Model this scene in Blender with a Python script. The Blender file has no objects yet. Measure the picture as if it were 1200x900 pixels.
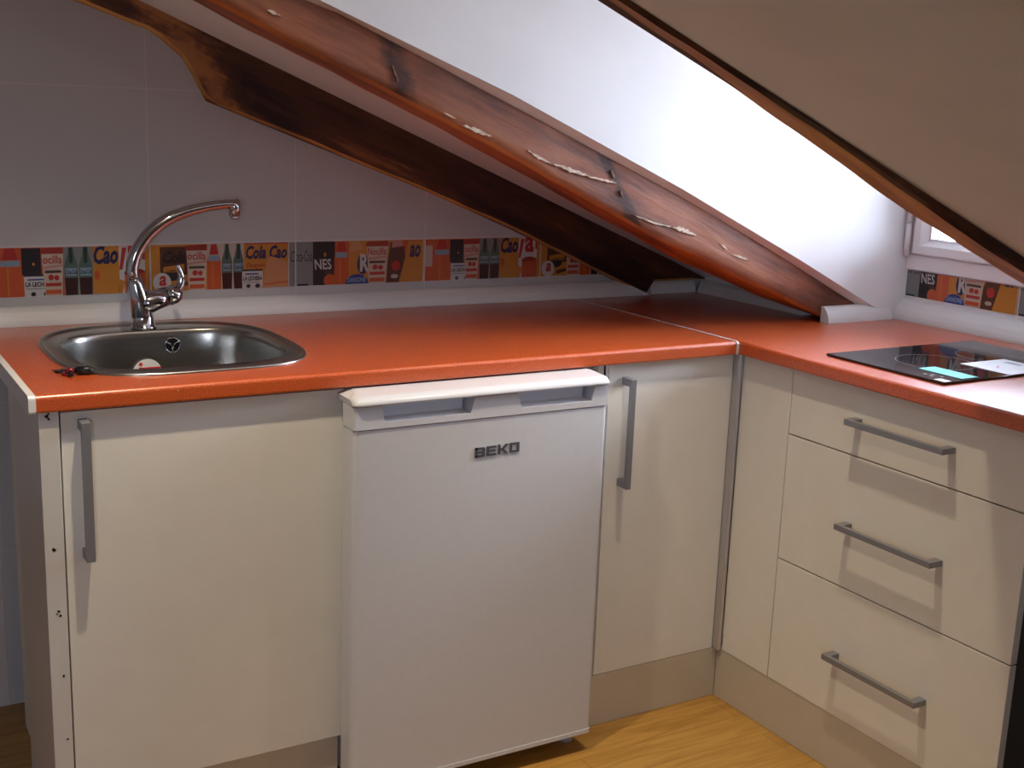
import bpy, bmesh, math, random
from mathutils import Vector, Matrix
random.seed(4)
S = bpy.context.scene
COL = S.collection
PI = math.pi

# ---------------------------------------------------------------- camera
cam_d = bpy.data.cameras.new('camera'); cam = bpy.data.objects.new('camera', cam_d); COL.objects.link(cam)
yaw, pitch, roll, FPX = -0.5361, -0.2151, 0.0366, 1435.18
F = Vector((-math.sin(yaw)*math.cos(pitch), math.cos(yaw)*math.cos(pitch), math.sin(pitch)))
R0 = F.cross(Vector((0, 0, 1))).normalized(); U0 = R0.cross(F)
RR = R0*math.cos(roll) + U0*math.sin(roll); UU = -R0*math.sin(roll) + U0*math.cos(roll)
M = Matrix((RR, UU, -F)).transposed().to_4x4(); M.translation = Vector((-1.8663, -2.1286, 1.3854))
cam.matrix_world = M
cam_d.sensor_width = 36; cam_d.lens = FPX*36/1200; cam_d.clip_start = 0.05; cam_d.clip_end = 100
S.camera = cam

# ---------------------------------------------------------------- colour, world, lights
S.view_settings.view_transform = 'Standard'; S.view_settings.look = 'None'
S.view_settings.gamma = 1; S.view_settings.use_curve_mapping = False
S.view_settings.exposure = 0.0
try:
    S.cycles.use_denoising = True; S.cycles.sample_clamp_indirect = 6; S.cycles.max_bounces = 10
except Exception: pass
w = bpy.data.worlds.new('sky'); S.world = w; w.use_nodes = True
bg = w.node_tree.nodes['Background']; bg.inputs[0].default_value = (0.76, 0.87, 1.06, 1); bg.inputs[1].default_value = 33.0
wn = w.node_tree; tc = wn.nodes.new('ShaderNodeTexCoord'); sz = wn.nodes.new('ShaderNodeSeparateXYZ'); mr = wn.nodes.new('ShaderNodeMapRange'); mc = wn.nodes.new('ShaderNodeMix'); mc.data_type = 'RGBA'
wn.links.new(tc.outputs['Generated'], sz.inputs[0]); wn.links.new(sz.outputs[2], mr.inputs[0]); mr.inputs[1].default_value = -0.12; mr.inputs[2].default_value = 0.10
wn.links.new(mr.outputs[0], mc.inputs[0]); mc.inputs[6].default_value = (0.30, 0.31, 0.34, 1); mc.inputs[7].default_value = (0.76, 0.87, 1.06, 1); wn.links.new(mc.outputs[2], bg.inputs[0])   # roofs and ground below, bright overcast above

def lamp(name, kind, loc, energy, color, rot=(0, 0, 0), **kw):
    d = bpy.data.lights.new(name, kind); d.energy = energy; d.color = color
    for k, v in kw.items(): setattr(d, k, v)
    o = bpy.data.objects.new(name, d); COL.objects.link(o); o.location = loc; o.rotation_euler = rot
    return o
# sky portals at the dormer window and at an added fill window behind the viewer
pt = lamp('dormer_window_portal', 'AREA', (0.80, -0.235, 1.45), 1, (1, 1, 1), (0, PI/2, 0), shape='RECTANGLE', size=1.0, size_y=0.8); pt.data.cycles.is_portal = True
pt = lamp('added_window_portal', 'AREA', (-3.0, -4.78, 1.4), 1, (1, 1, 1), (PI/2, 0, 0), shape='RECTANGLE', size=0.75, size_y=0.75); pt.data.cycles.is_portal = True
WARM = (1.0, 0.86, 0.62)
SPOTS = [(-1.30, -0.385, 18, 104), (-0.38, -0.43, 13.5, 64)]

# ---------------------------------------------------------------- dimensions
H = 0.897; HB = 0.866            # worktop top and underside
SL = 0.42                        # roof slope, z = c - SL x
CC = 1.197                       # main roof plane
ZD = 2.12                        # flat ceiling height
XL = -1.532

# ---------------------------------------------------------------- materials
def mat(name, col, rough=0.5, metal=0.0, spec=0.5, coat=0.0):
    m = bpy.data.materials.new(name); m.use_nodes = True
    b = m.node_tree.nodes['Principled BSDF']
    b.inputs['Base Color'].default_value = (*col, 1); b.inputs['Roughness'].default_value = rough
    b.inputs['Metallic'].default_value = metal; b.inputs['Specular IOR Level'].default_value = spec
    b.inputs['Coat Weight'].default_value = coat
    return m
def N(m, t, **kw):
    n = m.node_tree.nodes.new(t)
    for k, v in kw.items():
        if k.startswith('i_'):
            n.inputs[int(k[2:]) if k[2:].isdigit() else k[2:].replace('_', ' ')].default_value = v
        else: setattr(n, k, v)
    return n
def LK(m, a, b): m.node_tree.links.new(a, b)
def P(m): return m.node_tree.nodes['Principled BSDF']
def ramp(m, src, stops):
    r = m.node_tree.nodes.new('ShaderNodeValToRGB'); LK(m, src, r.inputs[0])
    e = r.color_ramp.elements
    while len(e) > 1: e.remove(e[-1])
    e[0].position = stops[0][0]; e[0].color = (*stops[0][1], 1)
    for p, c in stops[1:]:
        q = e.new(p); q.color = (*c, 1)
    return r.outputs[0]
def coords(m, scale=(1, 1, 1), rot=(0, 0, 0)):
    g = N(m, 'ShaderNodeNewGeometry'); mp = N(m, 'ShaderNodeMapping')
    mp.inputs['Scale'].default_value = scale; mp.inputs['Rotation'].default_value = rot
    LK(m, g.outputs['Position'], mp.inputs[0]); return mp.outputs[0]
def bumpy(m, src, strength, dist=0.001):
    b = N(m, 'ShaderNodeBump'); b.inputs['Strength'].default_value = strength; b.inputs['Distance'].default_value = dist
    LK(m, src, b.inputs['Height']); LK(m, b.outputs[0], P(m).inputs['Normal'])
def noisy(name, c1, c2, scale, rough=0.5, bump=0.0, **kw):
    m = mat(name, c1, rough, **kw); n = N(m, 'ShaderNodeTexNoise'); n.inputs['Scale'].default_value = scale; n.inputs['Detail'].default_value = 4
    LK(m, coords(m), n.inputs[0]); LK(m, ramp(m, n.outputs[0], [(0.35, c1), (0.65, c2)]), P(m).inputs['Base Color'])
    if bump: bumpy(m, n.outputs[0], bump)
    return m
MT = {}
MT['plaster'] = noisy('white_plaster', (0.78, 0.775, 0.785), (0.82, 0.815, 0.825), 6, 0.85, 0.15)
MT['plaster_pink'] = noisy('plaster_edge', (0.66, 0.55, 0.50), (0.74, 0.64, 0.59), 9, 0.8, 0.2)
MT['laminate'] = noisy('cream_laminate', (0.70, 0.655, 0.58), (0.72, 0.675, 0.60), 20, 0.38)
MT['laminate_side'] = noisy('grey_white_laminate', (0.60, 0.56, 0.52), (0.63, 0.59, 0.55), 4, 0.30)
MT['plinth'] = noisy('plinth_board', (0.49, 0.42, 0.32), (0.52, 0.45, 0.35), 8, 0.35)
MT['edge'] = mat('white_edging', (0.72, 0.70, 0.68), 0.35)
MT['fridge'] = noisy('fridge_enamel', (0.60, 0.595, 0.62), (0.615, 0.61, 0.635), 60, 0.32, 0.05)
MT['fridge_plastic'] = mat('fridge_plastic', (0.62, 0.615, 0.65), 0.22)
MT['recess'] = mat('recess_plastic', (0.74, 0.74, 0.80), 0.3)
MT['gasket'] = mat('gasket_grey', (0.35, 0.34, 0.38), 0.6)
MT['dark'] = mat('dark_plastic', (0.008, 0.008, 0.010), 0.3, 0, 0.3)
MT['handle'] = mat('satin_grey_metal', (0.27, 0.27, 0.29), 0.42, 0.55)
MT['alu'] = mat('brushed_aluminium', (0.55, 0.54, 0.56), 0.35, 0.85)
MT['chrome'] = mat('chrome', (0.52, 0.53, 0.57), 0.09, 1.0)
MT['letter'] = mat('badge_metal', (0.16, 0.16, 0.19), 0.35, 0.6)
MT['hobglass'] = noisy('hob_glass', (0.006, 0.006, 0.008), (0.012, 0.011, 0.014), 12, 0.07, spec=0.6)
MT['ring'] = mat('printed_ring', (0.35, 0.35, 0.38), 0.3)
MT['teal'] = mat('teal_label', (0.12, 0.60, 0.55), 0.5)
MT['paper'] = mat('white_paper', (0.85, 0.85, 0.88), 0.6)
MT['redprint'] = mat('red_print', (0.70, 0.02, 0.03), 0.5)
MT['pinkprint'] = mat('pink_print', (0.75, 0.35, 0.45), 0.5)
MT['keyred'] = mat('red_enamel', (0.20, 0.012, 0.02), 0.25, 0.3)
MT['painted_shade'] = mat('board_painted_shade', (0.05, 0.045, 0.04), 0.8)
MT['pvc'] = mat('white_window_pvc', (0.80, 0.76, 0.77), 0.4)
MT['stone'] = noisy('outside_render', (0.5, 0.48, 0.45), (0.6, 0.58, 0.55), 3, 0.9)
MT['bulb'] = mat('bulb', (1, 1, 1)); P(MT['bulb']).inputs['Emission Color'].default_value = (*WARM, 1); P(MT['bulb']).inputs['Emission Strength'].default_value = 6
# steel, brushed
m = MT['steel'] = mat('brushed_steel', (0.40, 0.385, 0.36), 0.24, 1.0)
P(m).inputs['Anisotropic'].default_value = 0.4
# orange speckled worktop
m = MT['worktop'] = mat('orange_speckled_laminate', (0.6, 0.1, 0.02), 0.27, 0, 0.5)
n = N(m, 'ShaderNodeTexNoise'); n.inputs['Scale'].default_value = 500; n.inputs['Detail'].default_value = 3; LK(m, coords(m), n.inputs[0])
c1 = ramp(m, n.outputs[0], [(0.36, (0.33, 0.036, 0.004)), (0.50, (0.52, 0.076, 0.008)), (0.66, (0.68, 0.135, 0.022))])
v = N(m, 'ShaderNodeTexVoronoi'); v.inputs['Scale'].default_value = 55; LK(m, coords(m), v.inputs[0])
mask = ramp(m, v.outputs['Distance'], [(0.060, (1, 1, 1)), (0.10, (0, 0, 0))])
vc = N(m, 'ShaderNodeMath', operation='GREATER_THAN'); vc.inputs[1].default_value = 0.80
sp = N(m, 'ShaderNodeSeparateColor'); LK(m, v.outputs['Color'], sp.inputs[0]); LK(m, sp.outputs[0], vc.inputs[0])
mu = N(m, 'ShaderNodeMath', operation='MULTIPLY'); LK(m, mask, mu.inputs[0]); LK(m, vc.outputs[0], mu.inputs[1])
mx = N(m, 'ShaderNodeMix', data_type='RGBA'); LK(m, mu.outputs[0], mx.inputs[0]); LK(m, c1, mx.inputs[6]); mx.inputs[7].default_value = (0.72, 0.42, 0.28, 1)
LK(m, mx.outputs[2], P(m).inputs['Base Color'])
P(m).inputs['Coat Weight'].default_value = 0.85; P(m).inputs['Coat Roughness'].default_value = 0.31; P(m).inputs['Coat IOR'].default_value = 1.55; P(m).inputs['Roughness'].default_value = 0.40
# tiled wall
def tile_mat(name, x0, z0, pitch, axis=0, col=(0.46, 0.445, 0.44), zs=None):
    m = mat(name, col, 0.28, 0, 0.5)
    g = N(m, 'ShaderNodeNewGeometry'); s = N(m, 'ShaderNodeSeparateXYZ'); LK(m, g.outputs['Position'], s.inputs[0])
    outs = []
    for a, o0, p in ((axis, x0, pitch), (2, z0, zs or pitch)):
        d = N(m, 'ShaderNodeMath', operation='SUBTRACT'); LK(m, s.outputs[a], d.inputs[0]); d.inputs[1].default_value = o0 - 50*p
        q = N(m, 'ShaderNodeMath', operation='MODULO'); LK(m, d.outputs[0], q.inputs[0]); q.inputs[1].default_value = p
        l = N(m, 'ShaderNodeMath', operation='LESS_THAN'); LK(m, q.outputs[0], l.inputs[0]); l.inputs[1].default_value = 0.0028
        outs.append(l.outputs[0])
    mxx = N(m, 'ShaderNodeMath', operation='MAXIMUM'); LK(m, outs[0], mxx.inputs[0]); LK(m, outs[1], mxx.inputs[1])
    mix = N(m, 'ShaderNodeMix', data_type='RGBA'); LK(m, mxx.outputs[0], mix.inputs[0]); mix.inputs[6].default_value = (*col, 1); mix.inputs[7].default_value = tuple(q*1.16 for q in (col[0]*1.05, col[1]*.98, col[2]*.94)) + (1,)
    LK(m, mix.outputs[2], P(m).inputs['Base Color'])
    inv = N(m, 'ShaderNodeMath', operation='SUBTRACT'); inv.inputs[0].default_value = 1; LK(m, mxx.outputs[0], inv.inputs[1]); bumpy(m, inv.outputs[0], 0.4)
    return m
MT['tile'] = tile_mat('pale_wall_tile', -1.157, 1.415, 0.3515, 0, zs=0.346)
MT['tile_y'] = tile_mat('pale_wall_tile_return', 0.715, 0.64, 0.3515, 1, zs=0.33)
MT['tile_w'] = tile_mat('pale_window_wall_tile', 0.13, 0.960-0.346, 0.3515, 1, col=(0.76, 0.72, 0.71), zs=0.9)
# old roof timber: grain runs down the rafters
def wood(name, dark, mid, light, streaks=(), rough=0.45, bias=0.0):
    m = mat(name, mid, rough, 0, 0.45)
    ang = math.atan(SL)
    g = N(m, 'ShaderNodeNewGeometry'); rt = N(m, 'ShaderNodeVectorRotate', rotation_type='Y_AXIS'); rt.inputs['Angle'].default_value = -ang
    LK(m, g.outputs['Position'], rt.inputs['Vector'])
    mp = N(m, 'ShaderNodeMapping'); mp.inputs['Scale'].default_value = (1.6, 14, 14); LK(m, rt.outputs[0], mp.inputs[0])
    n1 = N(m, 'ShaderNodeTexNoise'); n1.inputs['Scale'].default_value = 2.2; n1.inputs['Detail'].default_value = 6; n1.inputs['Roughness'].default_value = 0.65; n1.inputs['Distortion'].default_value = 0.15; LK(m, mp.outputs[0], n1.inputs[0])
    mp2 = N(m, 'ShaderNodeMapping'); mp2.inputs['Scale'].default_value = (1.2, 3, 4); LK(m, rt.outputs[0], mp2.inputs[0])
    n2 = N(m, 'ShaderNodeTexNoise'); n2.inputs['Scale'].default_value = 2.5; n2.inputs['Detail'].default_value = 3; LK(m, mp2.outputs[0], n2.inputs[0])
    a = N(m, 'ShaderNodeMath', operation='MULTIPLY_ADD'); LK(m, n2.outputs[0], a.inputs[0]); a.inputs[1].default_value = 0.9; LK(m, n1.outputs[0], a.inputs[2])
    fac = N(m, 'ShaderNodeMath', operation='SUBTRACT'); LK(m, a.outputs[0], fac.inputs[0]); fac.inputs[1].default_value = 0.45 + bias
    src = fac.outputs[0]
    s = N(m, 'ShaderNodeSeparateXYZ'); LK(m, rt.outputs[0], s.inputs[0])
    nz = N(m, 'ShaderNodeTexNoise'); nz.inputs['Scale'].default_value = 22; nz.inputs['Detail'].default_value = 3; LK(m, g.outputs['Position'], nz.inputs[0])
    for (sx, wd, dep, tilt, zc) in streaks:     # knot bands across the timber; negative depth gives a lighter zone
        t = N(m, 'ShaderNodeMath', operation='MULTIPLY_ADD'); LK(m, s.outputs[2], t.inputs[0]); t.inputs[1].default_value = tilt; t.inputs[2].default_value = -sx - tilt*zc
        u_ = N(m, 'ShaderNodeMath', operation='ADD'); LK(m, s.outputs[0], u_.inputs[0]); LK(m, t.outputs[0], u_.inputs[1])
        j = N(m, 'ShaderNodeMath', operation='MULTIPLY_ADD'); LK(m, nz.outputs[0], j.inputs[0]); j.inputs[1].default_value = wd*1.6; j.inputs[2].default_value = -wd*0.8
        u2 = N(m, 'ShaderNodeMath', operation='ADD'); LK(m, u_.outputs[0], u2.inputs[0]); LK(m, j.outputs[0], u2.inputs[1])
        ab = N(m, 'ShaderNodeMath', operation='ABSOLUTE'); LK(m, u2.outputs[0], ab.inputs[0])
        mr = N(m, 'ShaderNodeMapRange'); LK(m, ab.outputs[0], mr.inputs[0]); mr.inputs[1].default_value = 0; mr.inputs[2].default_value = wd; mr.inputs[3].default_value = dep; mr.inputs[4].default_value = 0
        sb = N(m, 'ShaderNodeMath', operation='SUBTRACT'); LK(m, src, sb.inputs[0]); LK(m, mr.outputs[0], sb.inputs[1]); src = sb.outputs[0]
    LK(m, ramp(m, src, [(0.22, dark), (0.50, mid), (0.72, light)]), P(m).inputs['Base Color'])
    bumpy(m, n1.outputs[0], 0.5, 0.004)
    return m
def srot(x, z): return x*math.cos(math.atan(SL)) - z*math.sin(math.atan(SL)), x*math.sin(math.atan(SL)) + z*math.cos(math.atan(SL))
def streak(x0, z0, x1, z1, wd, dep):
    a = srot(x0, z0); b = srot(x1, z1); tilt = -(b[0]-a[0])/((b[1]-a[1]) or 1e-6)
    return (a[0], wd, dep, tilt, a[1])
MT['rafter'] = wood('red_brown_rafter_wood', (0.05, 0.014, 0.008), (0.215, 0.066, 0.030), (0.33, 0.118, 0.052),
                    [streak(-0.815, 1.50, -0.77, 1.38, 0.045, 0.35), streak(-0.285, 1.29, -0.215, 1.18, 0.03, 0.35)], 0.5, 0.0)
MT['rafter_lit_edge'] = wood('orange_lit_rafter_edge', (0.10, 0.022, 0.007), (0.34, 0.080, 0.014), (0.48, 0.14, 0.026), [], 0.45, 0.0)  # orange light on the rafter's underside, put into the wood colour
MT['rafter_dark'] = wood('dark_rafter_wood', (0.018, 0.006, 0.004), (0.085, 0.026, 0.010), (0.36, 0.14, 0.04), [streak(-1.06, 1.50, -.98, 1.40, .13, -.42)], 0.55, 0.10)
MT['rafter_gold_lit'] = wood('gold_lit_rafter_wood', (0.12, 0.045, 0.012), (0.46, 0.20, 0.045), (0.60, 0.30, 0.08), [], 0.5, -0.05)  # gold bounce light painted into the wood colour
MT['filler'] = noisy('old_filler', (0.70, 0.58, 0.46), (0.45, 0.34, 0.26), 90, 0.9)
# floor: laminate planks
m = MT['floor'] = mat('oak_laminate', (0.5, 0.3, 0.1), 0.33)
mp = coords(m, (1, 1, 1), (0, 0, 0))
br = N(m, 'ShaderNodeTexBrick'); br.offset = 0.37; LK(m, mp, br.inputs[0])
br.inputs['Scale'].default_value = 1; br.inputs['Brick Width'].default_value = 1.2; br.inputs['Row Height'].default_value = 0.095; br.inputs['Mortar Size'].default_value = 0.0009
br.inputs['Color1'].default_value = (0.42, 0.21, 0.045, 1); br.inputs['Color2'].default_value = (0.50, 0.275, 0.065, 1); br.inputs['Mortar'].default_value = (0.28, 0.13, 0.03, 1)
ng = N(m, 'ShaderNodeTexNoise'); ng.inputs['Scale'].default_value = 3; ng.inputs['Detail'].default_value = 5; ng.inputs['Distortion'].default_value = 1.2; LK(m, coords(m, (1.3, 12, 1)), ng.inputs[0])
mx = N(m, 'ShaderNodeMix', data_type='RGBA', blend_type='MULTIPLY'); mx.inputs[0].default_value = 0.8; LK(m, br.outputs[0], mx.inputs[6]); LK(m, ramp(m, ng.outputs[0], [(0.35, (0.70, 0.62, 0.5)), (0.6, (1, 1, 1))]), mx.inputs[7])
LK(m, mx.outputs[2], P(m).inputs['Base Color'])
# window pane: thin clear glass
m = bpy.data.materials.new('window_glass'); m.use_nodes = True; MT['glass'] = m
nt = m.node_tree; nt.nodes.remove(nt.nodes['Principled BSDF']); tr = N(m, 'ShaderNodeBsdfTransparent'); gl = N(m, 'ShaderNodeBsdfGlossy'); gl.inputs['Roughness'].default_value = 0.02
fr = N(m, 'ShaderNodeFresnel'); mxs = N(m, 'ShaderNodeMixShader'); LK(m, fr.outputs[0], mxs.inputs[0]); LK(m, tr.outputs[0], mxs.inputs[1]); LK(m, gl.outputs[0], mxs.inputs[2]); LK(m, mxs.outputs[0], nt.nodes['Material Output'].inputs[0])

# ---------------------------------------------------------------- geometry helpers
class MB:
    def __init__(s): s.b = bmesh.new(); s.mats = []
    def mi(s, m):
        if m not in s.mats: s.mats.append(m)
        return s.mats.index(m)
    def box(s, x0, x1, y0, y1, z0, z1, m, bev=0.0, seg=2):
        r = bmesh.ops.create_cube(s.b, size=1); vs = r['verts']
        for v in vs: v.co = Vector(((x0+x1)/2 + v.co.x*(x1-x0), (y0+y1)/2 + v.co.y*(y1-y0), (z0+z1)/2 + v.co.z*(z1-z0)))
        i = s.mi(m); fs = {f for v in vs for f in v.link_faces}
        for f in fs: f.material_index = i
        if bev:
            es = list({e for v in vs for e in v.link_edges})
            r = bmesh.ops.bevel(s.b, geom=es, offset=bev, segments=seg, affect='EDGES', profile=0.5)
            for f in r['faces']: f.material_index = i; f.smooth = True
        return s
    def prism(s, pts, d0, d1, axis, m, smooth=False, cap=True):
        """closed 2-D outline pushed from d0 to d1 along axis; pts are the two other coordinates in xyz order"""
        def mk(p, d): return Vector((d, p[0], p[1])) if axis == 0 else Vector((p[0], d, p[1])) if axis == 1 else Vector((p[0], p[1], d))
        a = [s.b.verts.new(mk(p, d0)) for p in pts]; c = [s.b.verts.new(mk(p, d1)) for p in pts]; i = s.mi(m); k = len(pts)
        for j in range(k):
            f = s.b.faces.new((a[j], a[(j+1) % k], c[(j+1) % k], c[j])); f.material_index = i; f.smooth = smooth
        if cap:
            for q in (a[::-1], c):
                f = s.b.faces.new(q); f.material_index = i
        return s
    def loft(s, rings, m, smooth=True, caps=True, closed=True):
        i = s.mi(m); vr = [[s.b.verts.new(p) for p in r] for r in rings]; k = len(rings[0])
        for a, c in zip(vr, vr[1:]):
            for j in range(k if closed else k-1):
                f = s.b.faces.new((a[j], a[(j+1) % k], c[(j+1) % k], c[j])); f.smooth = smooth; f.material_index = i
        if caps:
            for q in (vr[0][::-1], vr[-1]):
                f = s.b.faces.new(q); f.material_index = i
        return s
    def tube(s, path, rad, m, k=20, caps=True, flat=None):
        path = [Vector(p) for p in path]; rings = []; n0 = None
        for j, p in enumerate(path):
            t = (path[min(j+1, len(path)-1)] - path[max(j-1, 0)]).normalized()
            if n0 is None: n0 = t.orthogonal().normalized()
            n0 = (n0 - t*n0.dot(t)).normalized(); b = t.cross(n0); r = rad[j] if isinstance(rad, (list, tuple)) else rad
            rings.append([p + n0*math.cos(2*PI*q/k)*r + b*math.sin(2*PI*q/k)*r for q in range(k)])
        return s.loft(rings, m, True, caps)
    def build(s, name, parent=None, at=None, sub=0):
        bmesh.ops.recalc_face_normals(s.b, faces=s.b.faces[:])
        me = bpy.data.meshes.new(name); s.b.to_mesh(me); s.b.free()
        for m in s.mats: me.materials.append(m)
        o = bpy.data.objects.new(name, me); COL.objects.link(o)
        off = Vector(at) if at is not None else None
        if parent is not None:
            base = Vector((0, 0, 0)); q = parent
            while q is not None: base += q.location; q = q.parent
            o.parent = parent; off = base
            me.transform(Matrix.Translation(-base))
        elif off is not None:
            me.transform(Matrix.Translation(-off)); o.location = off
        if sub:
            md = o.modifiers.new('s', 'SUBSURF'); md.levels = sub; md.render_levels = sub
        return o
def empty(name, loc, label, cat, group=None):
    o = bpy.data.objects.new(name, None); COL.objects.link(o); o.location = loc; o.empty_display_size = 0.05
    o['label'] = label; o['category'] = cat
    if group: o['group'] = group
    return o
def tag(o, label, cat, group=None):
    o['label'] = label; o['category'] = cat
    if group: o['group'] = group
    return o
def struct(o, label=None, cat=None):
    o['kind'] = 'structure'
    if label: o['label'] = label
    if cat: o['category'] = cat
    return o
def smooth_all(o):
    for p in o.data.polygons: p.use_smooth = True
    return o
def text_polys(txt, size, shear=0.0, bold=0.0, sx=1.0, extr=0.0):
    """text as a flat or extruded mesh (verts, faces) anchored bottom-left"""
    cu = bpy.data.curves.new('t', 'FONT'); cu.body = txt; cu.size = size; cu.shear = shear; cu.offset = bold; cu.extrude = extr; cu.resolution_u = 2
    o = bpy.data.objects.new('t', cu); COL.objects.link(o); bpy.context.view_layer.update()
    me = o.evaluated_get(bpy.context.evaluated_depsgraph_get()).to_mesh()
    vs = [(v.co.x*sx, v.co.y, v.co.z) for v in me.vertices]; fs = [tuple(p.vertices) for p in me.polygons]
    o.evaluated_get(bpy.context.evaluated_depsgraph_get()).to_mesh_clear()
    bpy.data.objects.remove(o); bpy.data.curves.remove(cu)
    return vs, fs

# ---------------------------------------------------------------- room shell
def ceil_z(x, c=CC): return c - SL*x
b = MB(); b.box(-4, 0.8, -4.7, 2.3, -0.06, 0, MT['floor']); struct(b.build('floor'), 'light oak laminate floor', 'floor')
# roof slabs
b = MB(); b.prism([(-2.2, ZD), (0.80, ceil_z(0.80)), (0.80, ceil_z(0.80)+.06), (-2.2, ZD+.06)], -4.71, -0.612, 1, MT['plaster'])
struct(b.build('ceiling_slope_front'), 'dim plaster roof slope right of the gold-lit rafter', 'ceiling')
b = MB()   # narrow slope between the two lower rafters, and on past the gable on the left
b.loft([[(-2.2, .2, ZD), (-2.2, .2, ZD+.06), (-2.2, .82, ZD+.06), (-2.2, .82, ZD-.111)],
        [(0.525, .2, 1.178-.2205), (0.525, .2, 1.24-.2205), (0.525, .82, 1.24-.2205), (0.525, .82, 1.125-.2205)]], MT['plaster'], False)
struct(b.build('ceiling_slope_back'), 'narrow plaster roof slope between the two lower rafters', 'ceiling')
b = MB(); b.prism([(-2.2, ZD), (-1.56, ceil_z(-1.56)), (-1.56, ceil_z(-1.56)+.06), (-2.2, ZD+.06)], .815, 2.31, 1, MT['plaster']); struct(b.build('ceiling_slope_far'))
b = MB(); b.box(-4, -2.19, -4.7, 2.3, ZD, ZD+.06, MT['plaster']); struct(b.build('ceiling'))
b = MB(); b.box(-2.22, 0.76, -0.64, 0.21, ZD, ZD+.06, MT['plaster']); struct(b.build('ceiling_dormer'))
# outer walls
b = MB(); b.box(-4.06, -4.0, -4.7, 2.3, 0, ZD+.06, MT['plaster']); struct(b.build('wall_left'))
b = MB(); b.box(-4.0, -1.0, 2.3, 2.36, 0, ZD+.06, MT['plaster']); struct(b.build('wall_far'))
b = MB()
wx0, wx1, wz0, wz1 = -3.36, -2.64, 1.03, 1.77
b.box(-4, wx0, -4.76, -4.7, 0, 2.2, MT['plaster']); b.box(wx1, 0.8, -4.76, -4.7, 0, 2.2, MT['plaster'])
b.box(wx0, wx1, -4.76, -4.7, 0, wz0, MT['plaster']); b.box(wx0, wx1, -4.76, -4.7, wz1, 2.2, MT['plaster']); struct(b.build('wall_rear'))
b = MB(); b.box(0.70, 0.76, -4.7, -0.612, 0, 0.91, MT['plaster']); struct(b.build('wall_right_low'))
b = MB(); b.box(0.70, 0.76, .131, .714, 0, H-.002, MT['plaster']); struct(b.build('wall_right_back'))
# gable wall behind the worktop, cut along the dark rafter
B1 = [(-2.0, 1.905), (-1.302, 1.594), (-1.142, 1.543), (-1.115, 1.522), (-1.068, 1.483), (-1.045, 1.440), (-1.021, 1.395), (-0.697, 1.278), (-0.45, 1.189), (-0.209, 1.094), (0.043, 0.985), (0.170, 0.930), (0.245, 0.899)]
def b1low(x):
    for (xa, za), (xb, zb) in zip(B1, B1[1:]):
        if xa <= x <= xb: return za + (zb-za)*(x-xa)/(xb-xa)
    return 0.899
b = MB(); prof = [(-1.508, 0), (0.70, 0), (0.70, H+.08), (0.460, H+.08), (0.459, H+.036), (0.262, H+.036), (0.2615, H), (0.246, H)] + [(x, z-.0008) for x, z in B1[::-1][1:-1]] + [(-1.508, b1low(-1.508)-.001)]
b.prism(prof, 0.7155, 0.79, 1, MT['tile']); struct(b.build('wall_back'), 'pale square tiled gable wall above the sink', 'wall')
b = MB(); b.box(-1.56, -1.5085, 0.7155, 2.2995, 0, 1.87, MT['tile_y']); struct(b.build('wall_return'))
b = MB(); b.prism([(-1.56, 0), (0.78, 0), (0.78, 1.25-SL*.78), (-1.56, 1.25+SL*1.56)], .8205, .88, 1, MT['plaster']); struct(b.build('wall_back_light_plug'))  # plug added behind the dark rafter to stop sky light leaking in
# dormer cheeks
PLB = [(-2.2, 1.195), (-1.35, 1.185), (-0.97, 1.1765), (-0.55, 1.1985), (-0.087, 1.199), (0.3, 1.186), (0.62, 1.168), (.759, 1.167)]
def cheek(name, y0, y1, c):
    low = [(x, (k_ if c is None else c)-SL*x) for x, k_ in PLB]
    b = MB(); b.prism(low + [(0.759, ZD), (-2.2, ZD)], y0, y1, 1, MT['plaster'])
    return struct(b.build(name), None)
o = cheek('wall_dormer_cheek', 0.13, 0.198, None); o['label'] = 'bright white dormer side wall above the red-brown rafter'
cheek('wall_dormer_cheek_near', -0.655, -0.611, 1.215)
# window wall
WY0, WY1, WZ0, WZ1 = -0.590, 0.129, 1.029, 1.90
b = MB(); b.box(0.681, 0.76, -0.61, 0.129, 0, WZ0, MT['tile_w']); b.box(0.681, 0.76, -0.61, 0.129, WZ1, ZD, MT['plaster'])
b.box(0.681, 0.76, -0.61, WY0, WZ0, WZ1, MT['plaster']); struct(b.build('wall_window'), 'tiled low wall under the dormer window', 'wall')
b = MB(); b.box(0.460, 0.52, 0.252, 0.7145, H, 0.985, MT['plaster']); struct(b.build('wall_knee'), 'low knee wall under the roof at the back of the worktop', 'wall')
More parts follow.
